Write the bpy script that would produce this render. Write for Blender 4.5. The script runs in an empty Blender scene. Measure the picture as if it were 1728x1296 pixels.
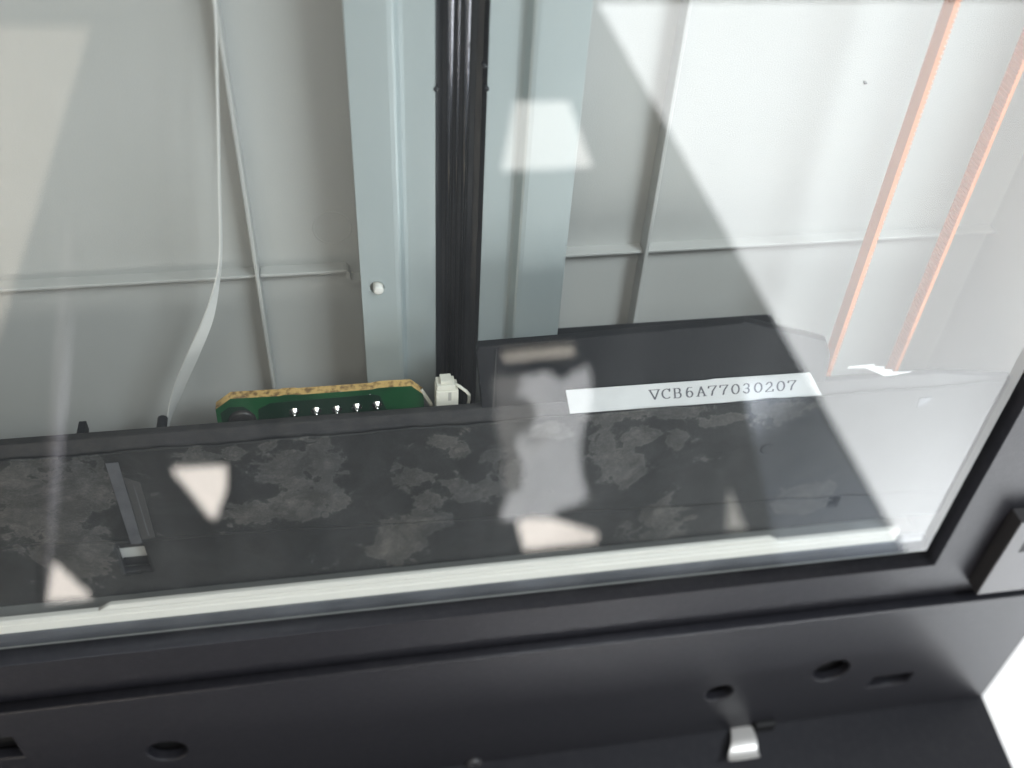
import bpy, bmesh, math, random
from mathutils import Vector, Matrix
random.seed(4)
S = 0.001                                   # everything below is written in millimetres
scene = bpy.context.scene
COL = scene.collection

# ------------------------------------------------------------------ camera
cam_d = bpy.data.cameras.new('camera'); cam = bpy.data.objects.new('camera', cam_d); COL.objects.link(cam)
fwd = Vector((0.15099421, -0.68533457, -0.71240247)).normalized()
rgt = Vector((0.98579705, 0.05079539, 0.16007498)); rgt = (rgt - fwd * rgt.dot(fwd)).normalized()
upv = rgt.cross(fwd)
cam.matrix_world = Matrix((
    (rgt.x, upv.x, -fwd.x, -0.03623861), (rgt.y, upv.y, -fwd.y, 0.1644803),
    (rgt.z, upv.z, -fwd.z, 0.17097659), (0, 0, 0, 1)))
cam_d.sensor_fit = 'HORIZONTAL'; cam_d.sensor_width = 36.0; cam_d.lens = 36.0 * 1700 / 1728
cam_d.clip_start = 0.005; cam_d.clip_end = 50
cam_d.dof.use_dof = True; cam_d.dof.focus_distance = 0.245; cam_d.dof.aperture_fstop = 9.5
scene.camera = cam

# ------------------------------------------------------------------ world, lamps, exposure
w = bpy.data.worlds.new('World'); scene.world = w; w.use_nodes = True
bg = w.node_tree.nodes['Background']; bg.inputs[0].default_value = (0.86, 0.93, 1.0, 1); bg.inputs[1].default_value = 0.17

def area(name, loc, target, size, power, col):
    d = bpy.data.lights.new(name, 'AREA'); d.shape = 'SQUARE'; d.size = size; d.energy = power; d.color = col
    o = bpy.data.objects.new(name, d); COL.objects.link(o); o.location = loc
    o.rotation_euler = (Vector(target) - Vector(loc)).to_track_quat('-Z', 'Y').to_euler()
    return o
area('room_lamp', (0.50, 0.85, 0.80), (0.05, 0.0, 0.0), 0.22, 5.2, (0.90, 0.96, 1.0))
area('soft_fill', (-0.25, 1.05, 1.0), (0.0, 0.0, 0.0), 0.7, 6.8, (1.0, 0.935, 0.84))  # added soft fill that lifts the tray from behind the camera

fl = area('tray_fill', (0.36, 0.46, 0.34), (0.085, 0.0, -0.035), 0.16, 0.22, (0.86, 0.94, 1.0)); fl.data.spread = math.radians(48)  # added close fill to brighten the right of the tray
scene.view_settings.view_transform = 'Standard'; scene.view_settings.look = 'None'
scene.view_settings.exposure = 0.0; scene.view_settings.gamma = 1.0
scene.view_settings.use_curve_mapping = False
scene.cycles.use_denoising = True
scene.cycles.max_bounces = 7; scene.cycles.transparent_max_bounces = 24
scene.cycles.sample_clamp_indirect = 6.0

# ------------------------------------------------------------------ materials
MATS = {}
def mat(name, col, rough=0.5, metal=0.0, spec=0.5, bump=None, vary=None, emit=None):
    """Principled material; bump=(scale, strength, detail), vary=(scale, second colour, low, high)."""
    m = bpy.data.materials.new(name); m.use_nodes = True; nt = m.node_tree; p = nt.nodes['Principled BSDF']
    p.inputs['Base Color'].default_value = (*col, 1); p.inputs['Roughness'].default_value = rough
    p.inputs['Metallic'].default_value = metal; p.inputs['Specular IOR Level'].default_value = spec
    tc = nt.nodes.new('ShaderNodeTexCoord')
    if bump:
        n = nt.nodes.new('ShaderNodeTexNoise'); n.inputs['Scale'].default_value = bump[0]; n.inputs['Detail'].default_value = bump[2]
        b = nt.nodes.new('ShaderNodeBump'); b.inputs['Strength'].default_value = bump[1]; b.inputs['Distance'].default_value = 0.0004
        nt.links.new(tc.outputs['Object'], n.inputs['Vector']); nt.links.new(n.outputs['Fac'], b.inputs['Height'])
        nt.links.new(b.outputs[0], p.inputs['Normal'])
    if vary:
        n = nt.nodes.new('ShaderNodeTexNoise'); n.inputs['Scale'].default_value = vary[0]; n.inputs['Detail'].default_value = 5
        r = nt.nodes.new('ShaderNodeValToRGB'); r.color_ramp.elements[0].position = vary[2]; r.color_ramp.elements[1].position = vary[3]
        r.color_ramp.elements[0].color = (*col, 1); r.color_ramp.elements[1].color = (*vary[1], 1)
        nt.links.new(tc.outputs['Object'], n.inputs['Vector']); nt.links.new(n.outputs['Fac'], r.inputs[0])
        nt.links.new(r.outputs[0], p.inputs['Base Color'])
    if emit:
        p.inputs['Emission Color'].default_value = (*emit[0], 1); p.inputs['Emission Strength'].default_value = emit[1]
    MATS[name] = m
    return m
mat('tray_plastic', (0.49, 0.495, 0.485), 0.55, bump=(2600, 0.14, 3), vary=(14, (0.45, 0.455, 0.44), 0.35, 0.7))
mat('steel', (0.49, 0.545, 0.55), 0.42, 0.35, bump=(900, 0.04, 3), vary=(30, (0.46, 0.52, 0.53), 0.35, 0.7))
mat('black_channel', (0.012, 0.013, 0.016), 0.32)
mat('rod', (0.34, 0.33, 0.36), 0.12, 1.0)
mat('bezel', (0.019, 0.019, 0.0235), 0.36, spec=0.32, bump=(2200, 0.22, 4), vary=(420, (0.026, 0.0255, 0.030), 0.45, 0.75))
mat('cavity_shade', (0.006, 0.006, 0.007), 0.6)  # near-black that puts the shade of holes and recesses into the colour
mat('carriage_black', (0.022, 0.022, 0.025), 0.55, bump=(700, 0.2, 4), vary=(260, (0.038, 0.037, 0.037), 0.4, 0.7))
mat('cover_black', (0.006, 0.007, 0.010), 0.5, spec=0.3, bump=(800, 0.08, 3))
mat('white_plastic', (0.84, 0.825, 0.78), 0.35, bump=(500, 0.05, 3))
mat('connector_plastic', (0.72, 0.70, 0.62), 0.4)
mat('notch_shade', (0.42, 0.41, 0.37), 0.5)
mat('blue_grey', (0.07, 0.075, 0.088), 0.6, bump=(300, 0.3, 4), vary=(45, (0.12, 0.128, 0.15), 0.4, 0.7))
mat('paper', (0.70, 0.71, 0.72), 0.6, bump=(900, 0.08, 3), vary=(90, (0.64, 0.65, 0.66), 0.4, 0.7))
mat('ink', (0.10, 0.10, 0.12), 0.6)
mat('solder_mask', (0.012, 0.105, 0.034), 0.32, vary=(70, (0.009, 0.07, 0.026), 0.42, 0.58))
mat('track_mask', (0.006, 0.034, 0.017), 0.32)
mat('board_core', (0.62, 0.41, 0.15), 0.75, bump=(900, 1.0, 6), vary=(650, (0.22, 0.13, 0.05), 0.46, 0.64))
mat('solder', (0.72, 0.72, 0.70), 0.18, 1.0)
mat('screw_black', (0.02, 0.018, 0.017), 0.4)
mat('belt', (0.62, 0.23, 0.10), 0.9, spec=0.1, vary=(500, (0.68, 0.28, 0.14), 0.4, 0.7))
mat('ribbon_white', (0.76, 0.76, 0.74), 0.45)
mat('tape_grey', (0.085, 0.087, 0.098), 0.5, bump=(700, 0.15, 4), vary=(300, (0.065, 0.066, 0.075), 0.4, 0.7))
mat('tape_dark', (0.042, 0.042, 0.043), 0.4, bump=(500, 0.2, 4))
mat('chrome', (0.93, 0.91, 0.88), 0.35, 0.35)
mat('block_plastic', (0.055, 0.053, 0.055), 0.36, bump=(1200, 0.1, 3))
mat('table_white', (0.88, 0.88, 0.88), 0.5, bump=(60, 0.05, 3))
mat('window_light', (0.8, 0.8, 0.8), 0.5, emit=((0.96, 0.98, 1.0), 4.75))
mat('frame_white', (0.7, 0.7, 0.68), 0.5)
mat('shade_light', (0.8, 0.78, 0.74), 0.6, emit=((1.0, 0.98, 0.95), 4.2))
mat('patch_glow', (0.8, 0.75, 0.7), 0.6, emit=((1.0, 0.90, 0.82), 5.2))  # glow for the added ceiling patches
mat('patch_glow_dim', (0.8, 0.75, 0.7), 0.6, emit=((1.0, 0.97, 0.88), 1.6))
mat('cloth_white', (0.82, 0.82, 0.84), 0.55, bump=(40, 0.3, 4))
mat('board_beige', (0.66, 0.60, 0.52), 0.6)
mat('haze_board_blue', (0.50, 0.55, 0.64), 0.8, bump=(25, 0.4, 4))
mat('pole_grey', (0.16, 0.155, 0.175), 0.5)

def glass_mat():
    m = bpy.data.materials.new('glass'); m.use_nodes = True; nt = m.node_tree; nt.nodes.clear()
    out = nt.nodes.new('ShaderNodeOutputMaterial'); mix = nt.nodes.new('ShaderNodeMixShader')
    tr = nt.nodes.new('ShaderNodeBsdfTransparent'); tr.inputs[0].default_value = (0.975, 0.985, 0.980, 1)
    gl = nt.nodes.new('ShaderNodeBsdfGlossy'); gl.inputs['Roughness'].default_value = 0.0; gl.inputs['Color'].default_value = (1, 1, 1, 1)
    geo = nt.nodes.new('ShaderNodeNewGeometry'); dot = nt.nodes.new('ShaderNodeVectorMath'); dot.operation = 'DOT_PRODUCT'
    ab = nt.nodes.new('ShaderNodeMath'); ab.operation = 'ABSOLUTE'
    one = nt.nodes.new('ShaderNodeMath'); one.operation = 'SUBTRACT'; one.inputs[0].default_value = 1.0
    pw = nt.nodes.new('ShaderNodeMath'); pw.operation = 'POWER'; pw.inputs[1].default_value = 5.0
    ml = nt.nodes.new('ShaderNodeMath'); ml.operation = 'MULTIPLY_ADD'; ml.inputs[1].default_value = 0.957; ml.inputs[2].default_value = 0.043
    nt.links.new(geo.outputs['Incoming'], dot.inputs[0]); nt.links.new(geo.outputs['Normal'], dot.inputs[1])
    nt.links.new(dot.outputs['Value'], ab.inputs[0]); nt.links.new(ab.outputs[0], one.inputs[1])
    nt.links.new(one.outputs[0], pw.inputs[0]); nt.links.new(pw.outputs[0], ml.inputs[0])
    nt.links.new(ml.outputs[0], mix.inputs[0]); nt.links.new(tr.outputs[0], mix.inputs[1]); nt.links.new(gl.outputs[0], mix.inputs[2])
    # thin uneven film of dust and wipe marks, and scattered specks
    tc = nt.nodes.new('ShaderNodeTexCoord'); mp = nt.nodes.new('ShaderNodeMapping'); mp.inputs['Scale'].default_value = (1.0, 0.16, 1.0); mp.inputs['Rotation'].default_value = (0, 0, 0.12)
    n1 = nt.nodes.new('ShaderNodeTexNoise'); n1.inputs['Scale'].default_value = 55; n1.inputs['Detail'].default_value = 7; n1.inputs['Roughness'].default_value = 0.62
    r1 = nt.nodes.new('ShaderNodeMapRange'); r1.inputs['From Min'].default_value = 0.42; r1.inputs['From Max'].default_value = 0.75; r1.inputs['To Min'].default_value = 0.001; r1.inputs['To Max'].default_value = 0.017
    vo = nt.nodes.new('ShaderNodeTexVoronoi'); vo.inputs['Scale'].default_value = 150
    sz = nt.nodes.new('ShaderNodeMapRange'); sz.inputs['From Min'].default_value = 0.55; sz.inputs['From Max'].default_value = 1.0; sz.inputs['To Min'].default_value = 0.0; sz.inputs['To Max'].default_value = 0.034
    sep = nt.nodes.new('ShaderNodeSeparateColor'); lt = nt.nodes.new('ShaderNodeMath'); lt.operation = 'LESS_THAN'
    ms = nt.nodes.new('ShaderNodeMath'); ms.operation = 'MULTIPLY_ADD'; ms.inputs[1].default_value = 0.22
    df = nt.nodes.new('ShaderNodeBsdfDiffuse'); df.inputs[0].default_value = (0.8, 0.81, 0.82, 1); mix2 = nt.nodes.new('ShaderNodeMixShader')
    Lk = nt.links.new
    Lk(tc.outputs['Object'], mp.inputs[0]); Lk(mp.outputs[0], n1.inputs['Vector']); Lk(n1.outputs['Fac'], r1.inputs[0])
    Lk(tc.outputs['Object'], vo.inputs['Vector']); Lk(vo.outputs['Color'], sep.inputs[0]); Lk(sep.outputs[0], sz.inputs[0])
    Lk(vo.outputs['Distance'], lt.inputs[0]); Lk(sz.outputs[0], lt.inputs[1]); Lk(lt.outputs[0], ms.inputs[0]); Lk(r1.outputs[0], ms.inputs[2])
    Lk(ms.outputs[0], mix2.inputs[0]); Lk(mix.outputs[0], mix2.inputs[1]); Lk(df.outputs[0], mix2.inputs[2])
    nt.links.new(mix2.outputs[0], out.inputs[0]); MATS['glass'] = m
glass_mat()

def mottled_mat():
    """torn adhesive residue on black: patch outline from the mesh attribute, broken up by fine noise"""
    m = bpy.data.materials.new('mottled'); m.use_nodes = True; nt = m.node_tree; p = nt.nodes['Principled BSDF']; L = nt.links.new
    tc = nt.nodes.new('ShaderNodeTexCoord'); at = nt.nodes.new('ShaderNodeAttribute'); at.attribute_name = 'residue'
    def noise(scale, detail, rough, dist=0.0):
        n = nt.nodes.new('ShaderNodeTexNoise'); n.inputs['Scale'].default_value = scale; n.inputs['Detail'].default_value = detail
        n.inputs['Roughness'].default_value = rough; n.inputs['Distortion'].default_value = dist; L(tc.outputs['Object'], n.inputs['Vector']); return n.outputs['Fac']
    def math_(op, a, b, c=None):
        n = nt.nodes.new('ShaderNodeMath'); n.operation = op
        for k, v in enumerate((a, b, c)):
            if v is None: continue
            if isinstance(v, (int, float)): n.inputs[k].default_value = v
            else: L(v, n.inputs[k])
        return n.outputs[0]
    def ramp(v, stops):
        r = nt.nodes.new('ShaderNodeValToRGB'); e = r.color_ramp.elements
        e[0].position, e[0].color = stops[0][0], (*stops[0][1], 1); e[1].position, e[1].color = stops[-1][0], (*stops[-1][1], 1)
        for q, c in stops[1:-1]: k = e.new(q); k.color = (*c, 1)
        L(v, r.inputs[0]); return r.outputs[0]
    def mul(a, b, f):
        x = nt.nodes.new('ShaderNodeMix'); x.data_type = 'RGBA'; x.blend_type = 'MULTIPLY'; x.inputs['Factor'].default_value = f
        L(a, x.inputs['A']); L(b, x.inputs['B']); return x.outputs['Result']
    big = noise(95, 3, 0.5, 0.8); fine = noise(330, 9, 0.62, 0.5); grain = noise(1900, 5, 0.6); slow = noise(38, 4, 0.55); smear = noise(70, 8, 0.7, 1.2)
    v = math_('MULTIPLY_ADD', big, 1.5, at.outputs['Fac']); v = math_('MULTIPLY_ADD', fine, 1.0, v)
    mr = nt.nodes.new('ShaderNodeMapRange'); mr.inputs['From Min'].default_value = 1.50; mr.inputs['From Max'].default_value = 2.15; L(v, mr.inputs['Value'])
    col = ramp(mr.outputs[0], [(0.0, (0.010, 0.011, 0.012)), (0.18, (0.016, 0.017, 0.018)), (0.26, (0.046, 0.045, 0.044)), (0.29, (0.060, 0.059, 0.057)), (0.36, (0.042, 0.0415, 0.0405)), (0.6, (0.040, 0.0395, 0.039)), (1.0, (0.062, 0.060, 0.058))])
    col = mul(col, ramp(grain, [(0.30, (0.55, 0.56, 0.58)), (0.72, (1.3, 1.27, 1.22))]), 0.8)
    col = mul(col, ramp(slow, [(0.35, (0.75, 0.78, 0.82)), (0.68, (1.25, 1.2, 1.14))]), 0.9)
    col = mul(col, ramp(smear, [(0.42, (0.72, 0.74, 0.76)), (0.60, (1.75, 1.75, 1.75))]), 0.75)
    L(col, p.inputs['Base Color']); p.inputs['Roughness'].default_value = 0.6
    b = nt.nodes.new('ShaderNodeBump'); b.inputs['Strength'].default_value = 0.35; b.inputs['Distance'].default_value = 0.0004
    L(mr.outputs[0], b.inputs['Height']); L(b.outputs[0], p.inputs['Normal'])
    MATS['mottled'] = m
mottled_mat()

# ------------------------------------------------------------------ helpers
def finish(name, me, material, parent=None, smooth=False):
    me.materials.clear(); me.materials.append(MATS[material])
    if smooth:
        for p in me.polygons: p.use_smooth = True
    o = bpy.data.objects.new(name, me); COL.objects.link(o)
    if parent: o.parent = parent
    return o
def tag(o, label, cat, group=None, kind=None):
    if label: o['label'] = label
    if cat: o['category'] = cat
    if group: o['group'] = group
    if kind: o['kind'] = kind
    return o
def thing(name, label, cat, loc=(0, 0, 0), group=None):
    o = bpy.data.objects.new(name, None); o.empty_display_size = 0.01; COL.objects.link(o)
    return tag(o, label, cat, group)
def from_bm(name, bm, material, parent=None, smooth=False):
    bmesh.ops.recalc_face_normals(bm, faces=bm.faces)
    me = bpy.data.meshes.new(name); bm.to_mesh(me); bm.free()
    return finish(name, me, material, parent, smooth)
def bm_box(bm, lo, hi, bev=0.0, seg=2):
    m = bmesh.new(); bmesh.ops.create_cube(m, size=1)
    for v in m.verts: v.co = Vector([((lo[i] + hi[i]) / 2 + v.co[i] * (hi[i] - lo[i])) * S for i in range(3)])
    if bev: bmesh.ops.bevel(m, geom=list(m.edges), offset=bev * S, segments=seg, affect='EDGES', profile=0.5)
    t = bpy.data.meshes.new('t'); m.to_mesh(t); m.free(); bm.from_mesh(t); bpy.data.meshes.remove(t)
def box(name, lo, hi, material, parent=None, bev=0.0, seg=2):
    bm = bmesh.new(); bm_box(bm, lo, hi, bev, seg); return from_bm(name, bm, material, parent)
def circle(cx, cy, r, n=40): return [(cx + r * math.cos(2 * math.pi * i / n), cy + r * math.sin(2 * math.pi * i / n)) for i in range(n)]
def plate_mesh(outer, holes, z0, z1, bev=0.0):
    """flat plate z0..z1 with holes and rounded edges, by filling a 2D curve"""
    c = bpy.data.curves.new('c', 'CURVE'); c.dimensions = '2D'; c.fill_mode = 'BOTH'
    for loop in [outer] + list(holes):
        s = c.splines.new('POLY'); s.points.add(len(loop) - 1); s.use_cyclic_u = True
        for q, (x, y) in zip(s.points, loop): q.co = (x * S, y * S, 0, 1)
    c.extrude = ((z1 - z0) / 2 - bev) * S; c.bevel_depth = bev * S; c.bevel_resolution = 2; c.offset = -bev * S
    o = bpy.data.objects.new('c', c); COL.objects.link(o)
    dg = bpy.context.evaluated_depsgraph_get(); me = bpy.data.meshes.new_from_object(o.evaluated_get(dg))
    bpy.data.objects.remove(o); bpy.data.curves.remove(c)
    me.transform(Matrix.Translation((0, 0, (z0 + z1) / 2 * S)))
    return me
def plate(name, outer, holes, z0, z1, material, parent=None, bev=0.0):
    return finish(name, plate_mesh(outer, holes, z0, z1, bev), material, parent)
def bm_prism_x(bm, prof, x0, x1):
    """closed profile of (y, z) swept along X"""
    a = [bm.verts.new((x0 * S, y * S, z * S)) for y, z in prof]; b = [bm.verts.new((x1 * S, y * S, z * S)) for y, z in prof]
    n = len(prof)
    for i in range(n): bm.faces.new((a[i], a[(i + 1) % n], b[(i + 1) % n], b[i]))
    bm.faces.new(a); bm.faces.new(b)
def bm_prism_y(bm, prof, y0, y1):
    a = [bm.verts.new((x * S, y0 * S, z * S)) for x, z in prof]; b = [bm.verts.new((x * S, y1 * S, z * S)) for x, z in prof]
    n = len(prof)
    for i in range(n): bm.faces.new((a[i], a[(i + 1) % n], b[(i + 1) % n], b[i]))
    bm.faces.new(a); bm.faces.new(b)
def bm_lathe(bm, prof, c, n=24):
    """prof of (radius, z) turned about a vertical axis through c"""
    rings = []
    for r, z in prof:
        rings.append([bm.verts.new(((c[0] + r * math.cos(2 * math.pi * i / n)) * S, (c[1] + r * math.sin(2 * math.pi * i / n)) * S, (c[2] + z) * S)) for i in range(n)] if r > 1e-6
                     else [bm.verts.new((c[0] * S, c[1] * S, (c[2] + z) * S))])
    for A, B in zip(rings, rings[1:]):
        for i in range(n):
            j = (i + 1) % n
            q = [A[i % len(A)], A[j % len(A)], B[j % len(B)], B[i % len(B)]]; u = []
            for v in q:
                if v not in u: u.append(v)
            if len(u) > 2: bm.faces.new(u)
def bm_tube(bm, pts, r, n=10):
    P = [Vector(p) for p in pts]; rings = []
    for i, p in enumerate(P):
        d = (P[min(i + 1, len(P) - 1)] - P[max(i - 1, 0)]).normalized()
        a = d.cross(Vector((0, 0, 1))); a = a.normalized() if a.length > 1e-4 else Vector((1, 0, 0)); b = d.cross(a)
        rings.append([bm.verts.new((p + (a * math.cos(2 * math.pi * k / n) + b * math.sin(2 * math.pi * k / n)) * r) * S) for k in range(n)])
    for A, B in zip(rings, rings[1:]):
        for k in range(n): bm.faces.new((A[k], A[(k + 1) % n], B[(k + 1) % n], B[k]))
    bm.faces.new(rings[0]); bm.faces.new(rings[-1])
def arc_pts(cx, cy, r, a0, a1, n=6): return [(cx + r * math.cos(math.radians(a0 + (a1 - a0) * i / n)), cy + r * math.sin(math.radians(a0 + (a1 - a0) * i / n))) for i in range(n + 1)]

# ------------------------------------------------------------------ the surface it stands on
t = box('tabletop', (-900, -900, -75), (900, 900, -52), 'table_white'); t['kind'] = 'structure'
t['label'] = 'bright white tabletop under the scanner'

# ------------------------------------------------------------------ the scanner body
sc = thing('flatbed_scanner', 'black framed flatbed scanner with clear glass over grey tray', 'scanner')
XL, XR, YF, YB = -166.0, 141.0, -91.0, 330.0            # glass opening
box('base', (-190, -188, -52), (190, 362, -40.6), 'bezel', sc, 1.0)
plate('tray_floor', [(-170, -97), (146, -97), (146, 336), (-170, 336)], [], -40.5, -38.5, 'tray_plastic', sc)
# tray side walls
for nm, lo, hi in (('tray_wall', (141.5, -97, -38.6), (146, 336, -3)), ('tray_wall', (-172, -97, -38.6), (-166.5, 336, -3)),
                   ('tray_wall', (-166.5, 331, -38.6), (141.5, 336, -3)), ('tray_wall', (-166.5, -97, -38.6), (141.5, -92, -3))):
    box(nm, lo, hi, 'tray_plastic', sc)
def rib(lo, hi): return box('rib', lo, hi, 'tray_plastic', sc, 0.25)
rib((40.0, -80, -38.7), (41.0, 325, -33.6)); rib((-59.2, -80, -38.7), (-58.2, 325, -33.6))
rib((-166, 9.2, -38.7), (-59.3, 10.1, -35.0)); rib((-58.1, 9.2, -38.7), (-37.4, 10.1, -35.0))
rib((17.5, 10.1, -38.7), (39.9, 11.0, -35.0)); rib((41.1, 10.1, -38.7), (141, 11.0, -35.0))
rib((-166, 120, -38.7), (-34, 121, -33.6)); rib((17.5, 120, -38.7), (141, 121, -33.6))
bm = bmesh.new()                                          # the curled end of the left rib
path = [(-37.6, 9.65), (-37.0, 9.5), (-36.6, 8.9), (-36.5, 7.4), (-36.2, 6.5), (-35.4, 6.1), (-33.0, 6.1)]
for (x0, y0), (x1, y1) in zip(path, path[1:]):
    d = Vector((x1 - x0, y1 - y0)); d.normalize(); nx, ny = -d.y * 0.45, d.x * 0.45
    vs = [bm.verts.new((x * S, y * S, z * S)) for z in (-38.7, -35.05) for x, y in ((x0 - nx, y0 - ny), (x1 - nx, y1 - ny), (x1 + nx, y1 + ny), (x0 + nx, y0 + ny))]
    for f in ((0, 1, 2, 3), (4, 5, 6, 7), (0, 1, 5, 4), (1, 2, 6, 5), (2, 3, 7, 6), (3, 0, 4, 7)): bm.faces.new([vs[i] for i in f])
from_bm('rib', bm, 'tray_plastic', sc)
bm = bmesh.new(); bm_lathe(bm, [(4.9, 0), (4.7, 0.10), (4.5, 0.10), (4.35, 0.02), (0, 0.02)], (-39.6, 20.5, -38.5), 48)
from_bm('ejector_mark', bm, 'tray_plastic', sc)
# steel rails either side of the black channel
GY0, GY1 = -88, 325
def rail(flat0, flat1, prof, holes):
    bm = bmesh.new(); bm_prism_y(bm, prof, GY0, GY1)
    o = flat1 - flat0
    me = plate_mesh([(flat0, GY0), (flat1, GY0), (flat1, GY1), (flat0, GY1)], holes, -24.8, -24.0, 0.12)
    bm.from_mesh(me); bpy.data.meshes.remove(me)
    return from_bm('guide_rail', bm, 'steel', sc)
lr = rail(-33.7, -25.2, [(-25.25, -24.01), (-24.4, -24.1), (-23.9, -24.4), (-23.3, -26.2), (-22.8, -26.7), (-22.0, -26.8), (-15.4, -26.8), (-15.4, -27.6), (-22.2, -27.6), (-23.4, -27.3), (-24.0, -26.6), (-24.5, -25.2), (-25.25, -24.79)], [circle(-29.9, 12.6, 1.75, 28)])
rr = rail(5.6, 16.3, [(5.65, -24.01), (4.8, -24.1), (4.3, -24.4), (3.4, -26.2), (2.8, -26.7), (2.0, -26.8), (-4.2, -26.8), (-4.2, -27.6), (2.2, -27.6), (3.6, -27.3), (4.2, -26.6), (4.9, -25.2), (5.65, -24.79)], [])
bm = bmesh.new(); bm_lathe(bm, [(1.25, -38.6), (1.25, -23.0), (1.15, -22.6), (0.8, -22.45), (0, -22.4)], (-29.6, 12.6, 0), 24)
from_bm('locating_pin', bm, 'white_plastic', sc, True)
for x0, x1 in ((-33.0, -24), (6.0, 15.6)): box('rail_support', (x0, GY0, -38.6), (x1, GY1, -27.7), 'tray_plastic', sc) if x0 > 0 else box('rail_support', (-23.5, GY0, -38.6), (-15.8, GY1, -27.7), 'tray_plastic', sc)
bm = bmesh.new(); bm_prism_y(bm, [(-16.2, -31.5), (-16.2, -27.65), (-15.5, -27.65), (-14.8, -30.2), (-13.4, -31.0), (-6.2, -31.0), (-4.8, -30.2), (-4.1, -27.65), (-3.4, -27.65), (-3.4, -31.5)], GY0, GY1)
from_bm('rail_channel', bm, 'black_channel', sc)
for x, r in ((-11.9, 0.85), (-8.3, 0.85)):
    bm = bmesh.new(); bm_tube(bm, [(x, GY0, -29.6), (x, GY1, -29.6)], r, 32); from_bm('guide_rod', bm, 'rod', sc, True)
bm = bmesh.new(); bm_tube(bm, [(-10.1, GY0, -30.4), (-10.1, GY1, -30.4)], 0.5, 20); from_bm('guide_wire', bm, 'rod', sc, True)
for x_, y_, z_ in ((-15.2, 62.6, -26.9), (-4.4, 62.3, -26.9), (-5.0, 67.5, -26.9)):
    bm = bmesh.new(); bm_lathe(bm, [(0.6, -1), (0.6, 0.3), (0.4, 0.55), (0, 0.6)], (x_, y_, z_), 14); from_bm('rail_clip', bm, 'black_channel', sc, True)
bm = bmesh.new(); bm_box(bm, (89.6, 54.6, -38.55), (90.5, 55.1, -38.1), 0.15); bm_box(bm, (89.3, 54.9, -38.55), (89.8, 55.5, -38.2), 0.1); from_bm('dirt_crumb', bm, 'black_channel', sc)
# glass
box('glass_plate', (XL - 3, YF - 1.2, -2.0), (XR + 1.2, YB + 3, 0.0), 'glass', sc)
# frame around the glass, with real opening
fr = plate('bezel', [(-190, -112), (190, -112), (190, 362), (-190, 362)], [[(XL, YF), (XR, YF), (XR, YB), (XL, YB)]], -2.9, 3.0, 'bezel', sc, 0.35)
bm = bmesh.new(); bm_box(bm, (-190, 340, -40.5), (190, 362, -2.95)); bm_box(bm, (146.5, -97.5, -40.5), (190, 339.9, -2.95)); bm_box(bm, (-190, -97.5, -40.5), (-172.5, 339.9, -2.95)); bm_box(bm, (-190, -188, -40.5), (190, -97.6, -4.2))
from_bm('lower_case', bm, 'bezel', sc)
# raised panel in front, with its holes
hole_sq = [(-160, -121.8), (-144.6, -122.2), (-144.4, -134.4), (-160, -134.0)]
slot = [(136.8, -158.8), (152.8, -158.8), (153.2, -151.8), (138.2, -152.2)]
latch = [(88, -171.3), (106, -171.3), (106, -168.6), (88, -168.2)]
panel = plate('front_panel', [(-190, -184), (190.5, -184), (190.8, -108.5), (-190, -108.5)],
              [circle(119.2, -143.0, 6.4), circle(79.3, -149.0, 4.8), circle(-103.7, -141.9, 5.9), hole_sq, slot], 3.1, 7.0, 'bezel', sc, 0.7)
box('panel_underside', (-189, -183, -4.1), (189.5, -113, 2.0), 'cavity_shade', sc)
for cx, cy in ((117.5, -141.2), (-103.7, -138.8)):
    bm = bmesh.new(); bm_lathe(bm, [(2.6, 0), (2.6, 1.6), (2.2, 2.1), (0.9, 2.3), (0.8, 1.5), (0, 1.4)], (cx, cy, 2.0), 24); from_bm('screw', bm, 'screw_black', panel)
bm = bmesh.new(); bm_lathe(bm, [(3.0, 0), (2.9, 1.0), (2.3, 1.5), (0.9, 1.6), (0.8, 1.0), (0, 0.9)], (-5.6, -176.6, 6.9), 28); from_bm('screw', bm, 'block_plastic', panel, True)
# upright rear board of the panel, leaning a little away
bm = bmesh.new(); prof = [(-177.0, 6.0)] + [(-188, 66), (-194, 62), (-190, 6.5)]
bm_prism_x(bm, prof, -190, 190.4); up_ = from_bm('upright_panel', bm, 'bezel', sc, True); up_.data.set_sharp_from_angle(angle=math.radians(30))
# sprung chrome tongue in its slot
prof = [(-177.0, 5.0), (-175.6, 8.0), (-174.6, 11.0), (-173.6, 13.5), (-174.0, 15.5), (-175.2, 17.2), (-174.2, 19.6), (-172.0, 21.0)]
bm = bmesh.new(); top = []; 
for k, (y, z) in enumerate(prof):
    u = k / (len(prof) - 1); xa = 89.6 - 7.8 * u; xb = 98.0 - 2.0 * u
    top.append([bm.verts.new((x * S, yy * S, z * S)) for x, yy in ((xa, y), (xb, y), (xb, y - 0.5), (xa, y - 0.5))])
for A, B in zip(top, top[1:]):
    for k in range(4): bm.faces.new((A[k], A[(k + 1) % 4], B[(k + 1) % 4], B[k]))
bm.faces.new(top[0]); bm.faces.new(top[-1])
o = from_bm('latch_tongue', bm, 'chrome', sc, True); o['label'] = 'bent chrome latch tongue'
m = o.modifiers.new('sub', 'SUBSURF'); m.levels = m.render_levels = 2
box('latch_shade', (97.6, -180.5, 6.0), (105.8, -173.0, 9.2), 'cavity_shade', sc, 0.8)  # raised near-black box, painted as the shade of a recess
# raised spacer block on the side of the frame
bm = bmesh.new(); bm_box(bm, (157.0, -102.5, 2.9), (186, -65, 8.6), 0.5)
o = from_bm('spacer_block', bm, 'block_plastic', sc)
box('block_shade', (162.6, -80.5, 8.5), (183, -73, 8.68), 'cavity_shade', o)  # thin dark patch in place of a notch, its shade painted on
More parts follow.
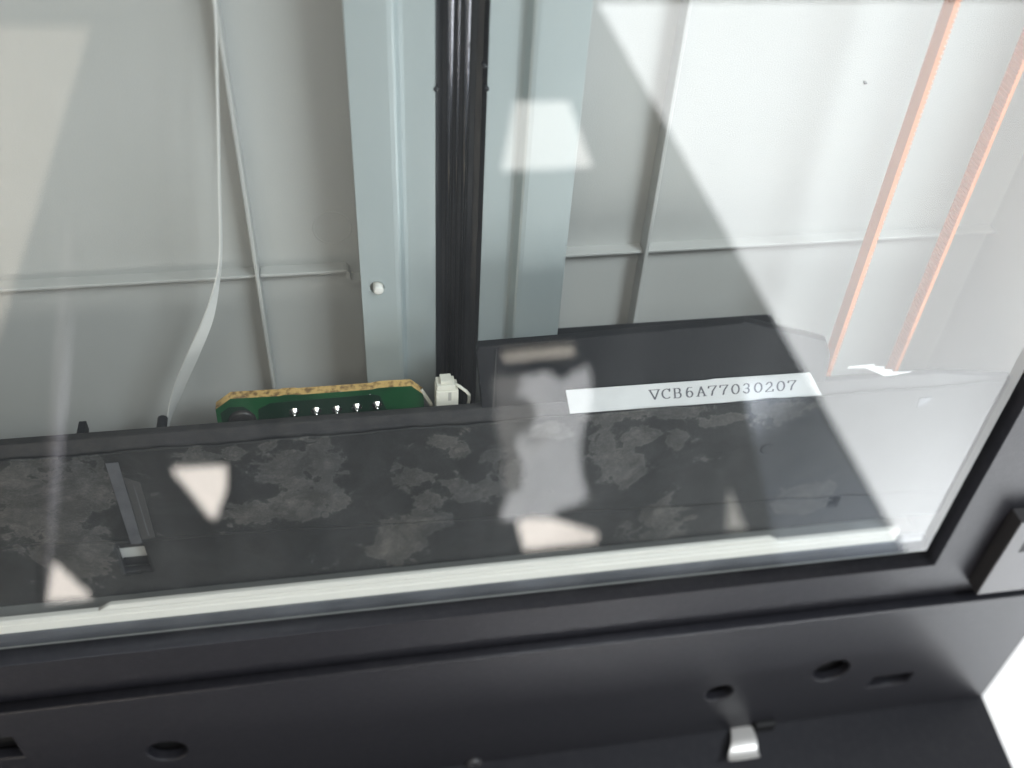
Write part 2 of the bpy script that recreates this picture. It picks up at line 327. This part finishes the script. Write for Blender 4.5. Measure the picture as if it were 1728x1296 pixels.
# white calibration strip and the foam band, both under the glass
bm = bmesh.new(); bm_prism_x(bm, [(-78.2, -4.4), (-78.2, -3.1), (-78.5, -2.75), (-80.0, -2.75), (-80.25, -3.0), (-80.5, -2.72), (-83.6, -2.66), (-84.0, -2.9), (-84.0, -4.4)], -160, 127.5)
ws = from_bm('calibration_strip', bm, 'white_plastic', sc)
bm = bmesh.new()
me = plate_mesh([(-111.5, -77.9), (-108.0, -75.6), (84.2, -75.8), (87.5, -77.9), (87.5, -78.1), (-111.5, -78.1)], [], -4.2, -2.8, 0.2); bm.from_mesh(me)
from_bm('strip_lip', bm, 'white_plastic', ws)
bm = bmesh.new(); bm_prism_x(bm, [(-84.1, -5.4), (-84.1, -3.3), (-84.7, -2.8), (-87.5, -2.6), (-90.4, -2.9), (-90.9, -3.6), (-90.9, -5.4)], -164, 139)
from_bm('grey_band', bm, 'blue_grey', sc)  # plain blue-grey band, tone varied by noise

# ------------------------------------------------------------------ the scan carriage
cr = thing('scan_carriage', 'black scan carriage with peeling grey residue and white serial label', 'scan carriage')
CX0, CX1 = -164.0, 141.4
box('carriage_body', (CX0 + 3, -74.5, -33), (CX1 - 4, -49, -13.6), 'carriage_black', cr, 0.8)
plate('top_plate', [(CX0, -75.4), (CX1, -75.4), (CX1 - 0.5, -17.0), (118, -13.6), (CX0, -13.2)],
      [[(-102.4, -66.0), (-95.0, -65.6), (-94.8, -54.0), (-102.4, -54.0)], [(100.5, -67), (104.0, -67.0), (104.0, -58.5), (100.5, -58.5)]], -8.2, -6.0, 'carriage_black', cr, 0.3)
# residue-covered skin, two levels with a crease between them
BL = [(-77, -22, 6.9, 3), (-68, -22, 3.6, 2.5), (-56, -30, 8.8, 9.1), (-47, -29, 4.4, 10.3), (-54, -42, 9.4, 6.2), (-45, -43, 4, 6.4), (-65, -45, 6, 3.9), (-17, -24, 4.3, 3.1),
      (-12, -28, 2.2, 2.1), (-24, -36, 4.7, 4.3), (-2, -30, 3.8, 3.7), (2, -38, 4.6, 5.9), (-9, -45, 11.5, 4.5), (-25, -62, 7.6, 7.1), (-31, -67, 4, 6.6), (-20, -56, 6.6, 4.2),
      (12, -23, 5.7, 2.9), (29, -18, 8.8, 4.5), (47, -19, 7.5, 2.9), (36, -27, 4.3, 2.6), (29, -34, 5, 5.4), (39, -28, 3.4, 3.1), (48, -30, 3.4, 4.8), (34, -42, 6.1, 6.5), (62, -24, 7.9, 2.3),
      (75, -23, 10.4, 3.7), (46, -64, 7, 6.3), (48, -73, 5.7, 4.2), (93, -60, 8.2, 5.7), (90, -65, 5.1, 2.9), (-108, -30, 12.2, 8.8), (-117, -35, 10.8, 13.7), (-112, -55, 8.6, 12.6)]
def residue(x, y):
    v = 0.0
    for cx, cy, rx, ry in BL:
        q = ((x - cx) / (rx * 1.15)) ** 2 + ((y - cy) / (ry * 1.2)) ** 2
        v = max(v, math.exp(-q * 0.9))
    return v * 0.75
def crease(x): return -51.6 - (x + 100) * 0.052 + 0.22 * math.sin(x * 0.09) + 0.12 * math.sin(x * 0.31)
def skin(name, lo_y, hi_y, z, gaps):
    bm = bmesh.new(); NX = 298; x0 = CX0 + 0.4; dx = (CX1 - 0.8 - x0) / NX; NY = 40; grid = []
    lay = bm.verts.layers.float.new('residue')
    for i in range(NX + 1):
        x = x0 + i * dx; ya, yb = lo_y(x), hi_y(x); row = []
        for j in range(NY + 1):
            y = ya + (yb - ya) * j / NY; v = bm.verts.new((x * S, y * S, (z(x, y)) * S)); v[lay] = residue(x, y); row.append(v)
        grid.append(row)
    for i in range(NX):
        for j in range(NY):
            q = (grid[i][j], grid[i + 1][j], grid[i + 1][j + 1], grid[i][j + 1]); c = sum((v.co for v in q), Vector()) / 4 / S
            if any(a < c.x < b and e < c.y < f for a, b, e, f in gaps): continue
            bm.faces.new(q)
    bmesh.ops.delete(bm, geom=[v for v in bm.verts if not v.link_faces], context='VERTS')
    o = from_bm(name, bm, 'mottled', cr, True)
    s = o.modifiers.new('solid', 'SOLIDIFY'); s.thickness = 0.25 * S; s.offset = -1
    return o
wob = lambda x, y: 0.07 * math.sin(x * 0.13 + y * 0.21) + 0.04 * math.sin(x * 0.41 - y * 0.33)
skin('residue_skin', crease, lambda x: -18.2 + 0.25 * math.sin(x * 0.2) + 0.12 * math.sin(x * 0.73), lambda x, y: -5.74 + wob(x, y), [(-102.6, -94.8, -66, -53.8)])
skin('residue_skin', lambda x: -75.2, lambda x: crease(x) - 0.25, lambda x, y: -5.85 + 0.5 * wob(x, y), [(-102.6, -94.8, -66.2, -53.8), (100.5, 104, -67, -58.5)])
# black cover beside the label
plate('side_cover', [(-6.0, -14), (-7.9, 5.5), (-7.2, 7.0), (12.3, 7.3), (57.6, 8.8), (58.4, 9.2), (82.1, 1.0), (84.6, -4), (86, -14)], [], -8.6, -6.15, 'cover_black', cr, 0.3)
bm = bmesh.new(); bm_prism_x(bm, [(-12, -8.65), (-12, -33), (-13, -33), (-13, -8.65)], 2, 80); from_bm('cover_skirt', bm, 'cover_black', cr)
box('cover_seam', (-3.2, -13.5, -6.2), (-2.9, 6.0, -6.0), 'carriage_black', cr)
# white serial label, printed in a serif type
bm = bmesh.new()
me = plate_mesh([(15.1, -9.2), (52, -9.45), (54, -9.2), (80.4, -9.55), (86.2, -18.5), (17.0, -17.75)], [], -5.98, -5.86, 0.02)
lb = finish('serial_label', me, 'paper', cr); lb['label'] = 'white label printed VCB6A77030207'
def strokes(ch):
    A = arc_pts
    G = {'V': [[(0, 1), (.5, 0)], [(.5, 0), (1, 1)], [(-.12, 1), (1.12, 1)]],
         'C': [A(.55, .5, .5, 50, 310, 18), [(.88, 1.0), (.88, .74)]],
         'B': [[(.15, 0), (.15, 1)], [(0, 1), (.5, 1)] + A(.5, .76, .24, 90, -90, 8) + [(.15, .52)], [(.5, .52)] + A(.55, .26, .27, 90, -90, 8) + [(0, 0)]],
         '6': [A(.5, .3, .32, 0, 360, 20), A(.95, .45, .78, 180, 135, 6) + [(.55, 1.0), (.78, .98)]],
         'A': [[(.12, 0), (.5, 1)], [(.5, 1), (.92, 0)], [(.25, .36), (.77, .36)], [(-.05, 0), (.3, 0)], [(.72, 0), (1.1, 0)]],
         '7': [[(.05, .8), (.08, 1), (.92, 1), (.5, .45), (.4, 0)]],
         '0': [[(.5 + .4 * math.cos(a * math.pi / 12), .5 + .5 * math.sin(a * math.pi / 12)) for a in range(25)]],
         '3': [[(.12, .85), (.3, .99)] + A(.47, .75, .25, 90, -90, 8) + [(.35, .5)], A(.47, .26, .27, 88, -130, 12) + [(.1, .18)]],
         '2': [[(.1, .76)] + A(.47, .72, .29, 160, -30, 9) + [(.1, .06), (.1, 0), (.9, 0), (.92, .2)]]}
    return G[ch]
bm = bmesh.new(); x = 38.0; W, H = 2.4, 3.45; zt = -5.83
for ch in 'VCB6A77030207':
    base = -14.9 - (x - 38.3) * 0.0135
    for pl in strokes(ch):
        for (ax, ay), (bx, by) in zip(pl, pl[1:]):
            a = Vector((x + ax * W - ay * H * 0.22, base + ay * H)); b = Vector((x + bx * W - by * H * 0.22, base + by * H)); d = b - a
            if d.length < 1e-5: continue
            d.normalize(); th = 0.11 + 0.12 * abs(d.y); nrm = Vector((-d.y, d.x)) * th; a = a - d * 0.1; b = b + d * 0.1
            bm.faces.new([bm.verts.new((p.x * S, p.y * S, zt * S)) for p in (a - nrm, b - nrm, b + nrm, a + nrm)])
            zt += 0.00006
    x += 3.13
from_bm('printed_serial_number', bm, 'ink', lb)
# strips of tape, slot insert, plug, scratch
plate('tape_strip', [(-97.9, -21.6), (-94.9, -21.6), (-95.4, -53.0), (-96.2, -53.4), (-98.2, -53.2)], [], -5.75, -5.32, 'tape_grey', cr, 0.03)
plate('tape_strip', [(-94.8, -27.0), (-91.3, -29.5), (-91.8, -51.2), (-95.2, -52.0)], [], -5.75, -5.36, 'tape_dark', cr, 0.03)
plate('tape_edge', [(-93.1, -30), (-92.9, -30), (-93.0, -50.4), (-93.4, -50.2)], [], -5.6, -5.28, 'tape_grey', cr)
box('window_insert', (-103, -68.5, -12.5), (-93.5, -52, -9.4), 'tray_plastic', cr)
box('window_ledge', (-102.6, -66.4, -9.5), (-94.6, -63.6, -8.7), 'carriage_black', cr)
box('window_ledge', (-102.6, -58.6, -9.5), (-94.6, -53.7, -8.7), 'carriage_black', cr)
plate('sensor_pad', [(115.6, -22.2), (119.3, -22.2), (118.6, -24.8), (115.9, -25.6)], [], -5.8, -5.3, 'blue_grey', cr, 0.05)
bm = bmesh.new(); bm_lathe(bm, [(2.0, -0.3), (1.9, 0.15), (1.2, 0.05), (0.7, -0.1), (0, -0.1)], (74.9, -37.6, -5.5), 24); from_bm('plug', bm, 'cavity_shade', cr, True)
# torn white paper corner sticking out under the cover edge
plate('torn_paper', [(90.9, -9.6), (91.3, -8.9), (98.3, -8.7), (98.8, -9.6), (101.6, -10.0), (101.8, -10.9), (104.2, -11.3), (104.4, -12.1), (110.4, -12.6), (106, -13.3), (102.6, -13.5), (98.6, -11.2), (96.0, -9.9)], [], -6.5, -6.3, 'paper', cr, 0.04)
# pegs under the edge
bm = bmesh.new(); bm_prism_x(bm, [(-23, -10), (-23, -22), (-26, -22), (-28, -10)], -106.6, -104.8); from_bm('peg', bm, 'cover_black', cr)
bm = bmesh.new(); bm_lathe(bm, [(1.3, -23), (1.3, -19.0), (0.9, -18.5), (0, -18.4)], (-86.6, -25.2, 0), 16); from_bm('peg', bm, 'cover_black', cr, True)
# circuit board below the overhang: green face, raw board edge towards the tray
outl = [(-71.6, -26), (-71.2, -13.6), (-67.2, -10.4), (-55.5, -10.7), (-54.6, -10.45), (-52.0, -10.5), (-51.0, -10.75), (-33, -10.8), (-31.5, -10.45), (-28.5, -10.4), (-23.0, -10.6), (-19.9, -13.9), (-19.7, -26)]
inner = [(x_ * 1.0, y_ - 0.12) for x_, y_ in outl]
bd = plate('circuit_board', outl, [], -15.5, -13.12, 'board_core', cr)
plate('solder_mask', inner, [], -13.12, -13.0, 'solder_mask', bd)
plate('copper_track', [(-62.0, -24), (-61, -14.6), (-58, -12.9), (-32.5, -12.5), (-31, -13.2), (-27.5, -24)], [], -13.0, -12.94, 'track_mask', bd)
plate('copper_track', [(-70.3, -24), (-70.2, -15), (-68, -13.2), (-64.5, -13.4), (-63, -15), (-62.7, -24)], [], -13.0, -12.93, 'track_mask', bd)
bm = bmesh.new(); bm_lathe(bm, [(3.4, 0), (3.3, 0.7), (2.8, 1.1), (0.6, 1.2), (0.5, 0.8), (0, 0.7)], (-65.2, -17.9, -12.95), 32); from_bm('screw', bm, 'screw_black', bd, True)
bm = bmesh.new(); bm_lathe(bm, [(0.42, 0), (0.38, 0.12), (0.15, 0.2), (0, 0.2)], (-65.0, -15.0, -12.95), 12); from_bm('solder_joint', bm, 'solder', bd, True)
for k, (cx, cy) in enumerate(((-52.4, -16.6), (-47.0, -16.8), (-41.9, -16.9), (-36.9, -16.6), (-31.8, -16.4))):
    bm = bmesh.new(); bm_lathe(bm, [(1.35, 0), (1.15, 0.22), (0.75, 0.6), (0.42, 1.1), (0.3, 1.5), (0, 1.6)], (cx, cy, -12.95), 18); from_bm('solder_joint', bm, 'solder', bd, True)
# white plug with its wires
bm = bmesh.new(); bm_box(bm, (-17.2, -17.5, -13.0), (-11.6, -9.2, -8.6), 0.25); bm_box(bm, (-17.0, -9.3, -12.6), (-12.4, -7.6, -9.0), 0.2); bm_box(bm, (-16.0, -7.7, -12.4), (-13.2, -6.6, -9.6), 0.15)
cn = from_bm('wire_plug', bm, 'connector_plastic', cr)
box('plug_notch_shade', (-14.2, -12.4, -8.7), (-13.4, -9.6, -8.56), 'notch_shade', cn)  # darker patch with the notch's shade put into its colour
bm = bmesh.new(); bm_tube(bm, [(-12.5, -8.4, -10.4), (-11.2, -8.6, -9.4), (-9.7, -9.9, -9.0), (-8.8, -11.8, -9.6), (-8.6, -14.5, -10.4), (-9.0, -18, -11)], 0.42); from_bm('wire', bm, 'connector_plastic', cr, True)
bm = bmesh.new(); bm_tube(bm, [(-20.5, -13.0, -14.0), (-19.6, -14.3, -13.2), (-18.4, -16.3, -12.4), (-17.5, -19.0, -12.4)], 0.5); from_bm('wire', bm, 'connector_plastic', cr, True)

# ------------------------------------------------------------------ toothed drive belt: two strands of one loop
bt = thing('drive_belt', 'orange toothed drive belt running along the bright side of the tray', 'drive belt')
def strand(x0, x1, y0, y1, side):
    bm = bmesh.new()
    def X(y): return x0 + (x1 - x0) * (y - y0) / (y1 - y0)
    a = [(X(y0) + dx * 0.5, y0, z) for dx, z in ((-1, -20.0), (1, -20.0), (1, -16), (-1, -16))]
    b = [(X(y1) + dx * 0.5, y1, z) for dx, z in ((-1, -20.0), (1, -20.0), (1, -16), (-1, -16))]
    va = [bm.verts.new(Vector(p) * S) for p in a]; vb = [bm.verts.new(Vector(p) * S) for p in b]
    for k in range(4): bm.faces.new((va[k], va[(k + 1) % 4], vb[(k + 1) % 4], vb[k]))
    bm.faces.new(va); bm.faces.new(vb)
    from_bm('belt_strand', bm, 'belt', bt)
    bm = bmesh.new(); y = y0 + 1
    while y < y1 - 1:
        x = X(y) + side * 0.5
        bm_box(bm, (min(x - side * 0.1, x + side * (0.45 if side > 0 else 0.22)), y, -19.9), (max(x - side * 0.1, x + side * (0.45 if side > 0 else 0.22)), y + 0.6, -16.1)); y += 1.15
    o = from_bm('belt_tooth_row', bm, 'belt', bt); o['kind'] = 'stuff'
strand(93.0, 89.9, -40, 200, 1); strand(113.4, 111.8, -40, 200, -1)
bm = bmesh.new(); n = 40; ra, rb = 9.9, 10.95; c = (100.9, 200.0)
outer = arc_pts(c[0], c[1], 11.4, 0, 180, n); innr = arc_pts(c[0], c[1], 10.4, 180, 0, n)
me = plate_mesh(outer + innr, [], -20, -16); bm.from_mesh(me); from_bm('belt_bend', bm, 'belt', bt)
pu = thing('belt_pulley', 'white pulley turning the orange belt at the end of the tray', 'pulley')
bm = bmesh.new(); bm_lathe(bm, [(3, -38.6), (3, -21), (11, -21), (11, -20.3), (10.2, -20.2), (10.2, -15.8), (11, -15.7), (11, -15), (3, -15), (0, -15)], (100.9, 200, 0), 40); from_bm('wheel', bm, 'white_plastic', pu)

# ------------------------------------------------------------------ loose flat cable
rb_ = [(-57.3, 140, -32, 88), (-57.6, 110, -31, 88), (-57.9, 83.1, -27, 88), (-59.9, 64.9, -25.5, 86), (-62.5, 44.3, -25, 84), (-64.9, 25.6, -25, 78), (-67.0, 16.4, -25, 68), (-70.9, 5.0, -25, 42), (-76.2, -6.1, -25, 28), (-81.7, -17.7, -25, 40), (-86.5, -30.7, -25, 80), (-88, -42, -25, 88)]
def catmull(pts, n=10):
    out = []
    for i in range(len(pts) - 1):
        p0, p1, p2, p3 = [Vector(pts[min(max(i + k, 0), len(pts) - 1)]) for k in (-1, 0, 1, 2)]
        for j in range(n):
            u = j / n; out.append(0.5 * ((2 * p1) + (p2 - p0) * u + (2 * p0 - 5 * p1 + 4 * p2 - p3) * u * u + (3 * p1 - p0 - 3 * p2 + p3) * u ** 3))
    out.append(Vector(pts[-1])); return out
cp = catmull(rb_); bm = bmesh.new(); prev = None
for i, q in enumerate(cp):
    d = (cp[min(i + 1, len(cp) - 1)] - cp[max(i - 1, 0)]).xyz.normalized(); side = d.cross(Vector((0, 0, 1))).normalized(); up = side.cross(d)
    th = math.radians(q.w); v = (side * math.cos(th) + up * math.sin(th)) * (0.8 if i < 45 else 0.8 + 0.95 * min(1, (i - 45) / 25))
    cur = [bm.verts.new((q.xyz + v) * S), bm.verts.new((q.xyz - v) * S)]
    if prev: bm.faces.new((prev[0], prev[1], cur[1], cur[0]))
    prev = cur
rc = from_bm('flat_cable', bm, 'ribbon_white', None)
s = rc.modifiers.new('solid', 'SOLIDIFY'); s.thickness = 0.34 * S; s.offset = 0
tag(rc, 'thin white flat cable curling loose over the grey tray', 'cable')

# ------------------------------------------------------------------ unseen things overhead that the glass mirrors, some of them stand-ins
def slab(name, pts, th, material, parent=None):
    """flat lit panel of given corner points (mm) with real thickness, built downwards-facing"""
    bm = bmesh.new(); a = [bm.verts.new(Vector(p) * S) for p in pts]; b = [bm.verts.new((Vector(p) + Vector((0, 0, th))) * S) for p in pts]
    n = len(pts)
    for i in range(n): bm.faces.new((a[i], a[(i + 1) % n], b[(i + 1) % n], b[i]))
    bm.faces.new(a); bm.faces.new(b); return from_bm(name, bm, material, parent)
wn = thing('roof_window', 'large bright window mirrored as a white wedge in the glass', 'window')
slab('pane', [(259, -292, 900), (1500, -305, 900), (3600, -3200, 900), (2220, -3200, 900)], 4, 'window_light', wn)
lp = thing('hanging_lamp', 'lit white lampshade mirrored over the steel rail', 'lamp')
slab('lamp_shade', [(171, -409, 900), (237, -411, 900), (275, -500, 900), (160, -501, 900)], 4, 'shade_light', lp)
def lit(pts, lab, m='patch_glow'):  # glowing patches added in place of bright ceiling between dark shapes
    o = slab('glow_patch', [(x, y, 900) for x, y in pts], 4, m); tag(o, lab, 'glow patch', 'added glowing patches mirrored in the glass')
lit([(-321, -994), (-242, -998), (-250, -1052), (-278, -1120), (-286, -1104)], 'glowing beige stand-in for bright ceiling mirrored beside the peeling residue near the grey tape')
lit([(209, -1161), (365, -1253), (366, -1278), (235, -1280)], 'glowing beige stand-in for bright ceiling mirrored just behind the white strip under the crumpled sheet')
lit([(-539, -1191), (-505, -1291), (-575, -1291)], 'glowing beige triangle standing in for bright ceiling, mirrored by the square window of the carriage')
lit([(670, -1088), (712, -1093), (704, -1148)], 'small dim glowing triangle added, mirrored near the dark plug on the carriage', 'patch_glow_dim')
lit([(595, -1168), (614, -1279), (652, -1284)], 'narrow dim glowing sliver added, mirrored near the white strip under the label', 'patch_glow_dim')
# crumpled pale sheet in place of a mirrored sleeve
bm = bmesh.new(); NX, NY = 40, 60; g = []
for i in range(NX + 1):
    row = []
    for j in range(NY + 1):
        u, v = i / NX, j / NY
        x = 178 + 118 * u + 50 * v * u + 22 * math.sin(v * 5 + 1) * (u - .5) + 3 * math.sin(v * 9) * u + 2 * math.sin(v * 23 + 2) * (1 - u); y = -835 - 335 * v - 12 * u + (14 * math.sin(u * 9 + 1) + 7 * math.sin(u * 21)) * (v - .5)
        z = 880 + 75 * (u - 0.30 - 0.12 * math.sin(v * 5)) ** 2 * (1 if u > 0.3 else 2.2) + 6 * math.sin(u * 5 + v * 5 + 0.6) + 3 * math.sin(v * 11 - u * 9) + 1.8 * math.sin(u * 17 + v * 21) + 1.5 * math.sin(v * 31 + u * 9)
        row.append(bm.verts.new(Vector((x, y, z)) * S))
    g.append(row)
for i in range(NX):
    for j in range(NY): bm.faces.new((g[i][j], g[i + 1][j], g[i + 1][j + 1], g[i][j + 1]))
o = from_bm('sleeve_sheet', bm, 'cloth_white', None, True); s = o.modifiers.new('solid', 'SOLIDIFY'); s.thickness = 0.002
tag(o, 'crumpled pale sheet standing in for a sleeve, mirrored as a grey white blur beside the label', 'sheet')
sd = bpy.data.lights.new('sheet_spot', 'SPOT'); sd.energy = 1000; sd.spot_size = math.radians(50); sd.spot_blend = 0.6; sd.shadow_soft_size = 0.05
so = bpy.data.objects.new('sheet_spot', sd); COL.objects.link(so); so.location = (0.85, -0.80, 0.62)  # added spot to brighten the mirrored sheet
so.rotation_euler = (Vector((0.30, -0.95, 0.9)) - so.location).to_track_quat('-Z', 'Y').to_euler()
sd2 = bpy.data.lights.new('board_spot', 'SPOT'); sd2.energy = 160; sd2.spot_size = math.radians(75); sd2.spot_blend = 0.8; sd2.shadow_soft_size = 0.05; sd2.color = (1, 0.95, 0.88)
so2 = bpy.data.objects.new('board_spot', sd2); COL.objects.link(so2); so2.location = (-1.25, -0.35, 0.35)  # added spot lifting the mirrored beige board
so2.rotation_euler = (Vector((-0.5, -0.55, 0.9)) - so2.location).to_track_quat('-Z', 'Y').to_euler()
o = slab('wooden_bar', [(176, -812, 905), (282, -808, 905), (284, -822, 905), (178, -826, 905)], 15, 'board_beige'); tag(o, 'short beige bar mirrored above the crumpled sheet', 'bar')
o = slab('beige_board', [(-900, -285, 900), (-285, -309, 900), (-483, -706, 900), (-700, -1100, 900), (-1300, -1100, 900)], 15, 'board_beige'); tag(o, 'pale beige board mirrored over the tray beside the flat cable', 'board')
bm = bmesh.new(); bm_tube(bm, [(-360, -560, 900), (-592, -1320, 900)], 10, 16); o = from_bm('grey_pole', bm, 'pole_grey', None, True); tag(o, 'thin grey pole mirrored crossing the carriage beside the tape', 'pole')

o = slab('haze_board', [(560, -900, 897), (662, -900, 897), (1535, -2200, 897), (1040, -2200, 897)], 2, 'haze_board_blue'); tag(o, 'pale blue board added for the haze mirrored on the dark carriage beside the bright wedge', 'curtain')  # board added so the glass mirrors a blue haze beside the window
sd3 = bpy.data.lights.new('haze_board_spot', 'SPOT'); sd3.energy = 75; sd3.spot_size = math.radians(80); sd3.spot_blend = 1.0; sd3.shadow_soft_size = 0.05; sd3.color = (0.9, 0.95, 1.0)
so3 = bpy.data.objects.new('haze_board_spot', sd3); COL.objects.link(so3); so3.location = (1.5, -1.75, 0.40)  # added spot that brightens the blue board from below
so3.rotation_euler = (Vector((1.12, -1.55, 0.9)) - so3.location).to_track_quat('-Z', 'Y').to_euler()
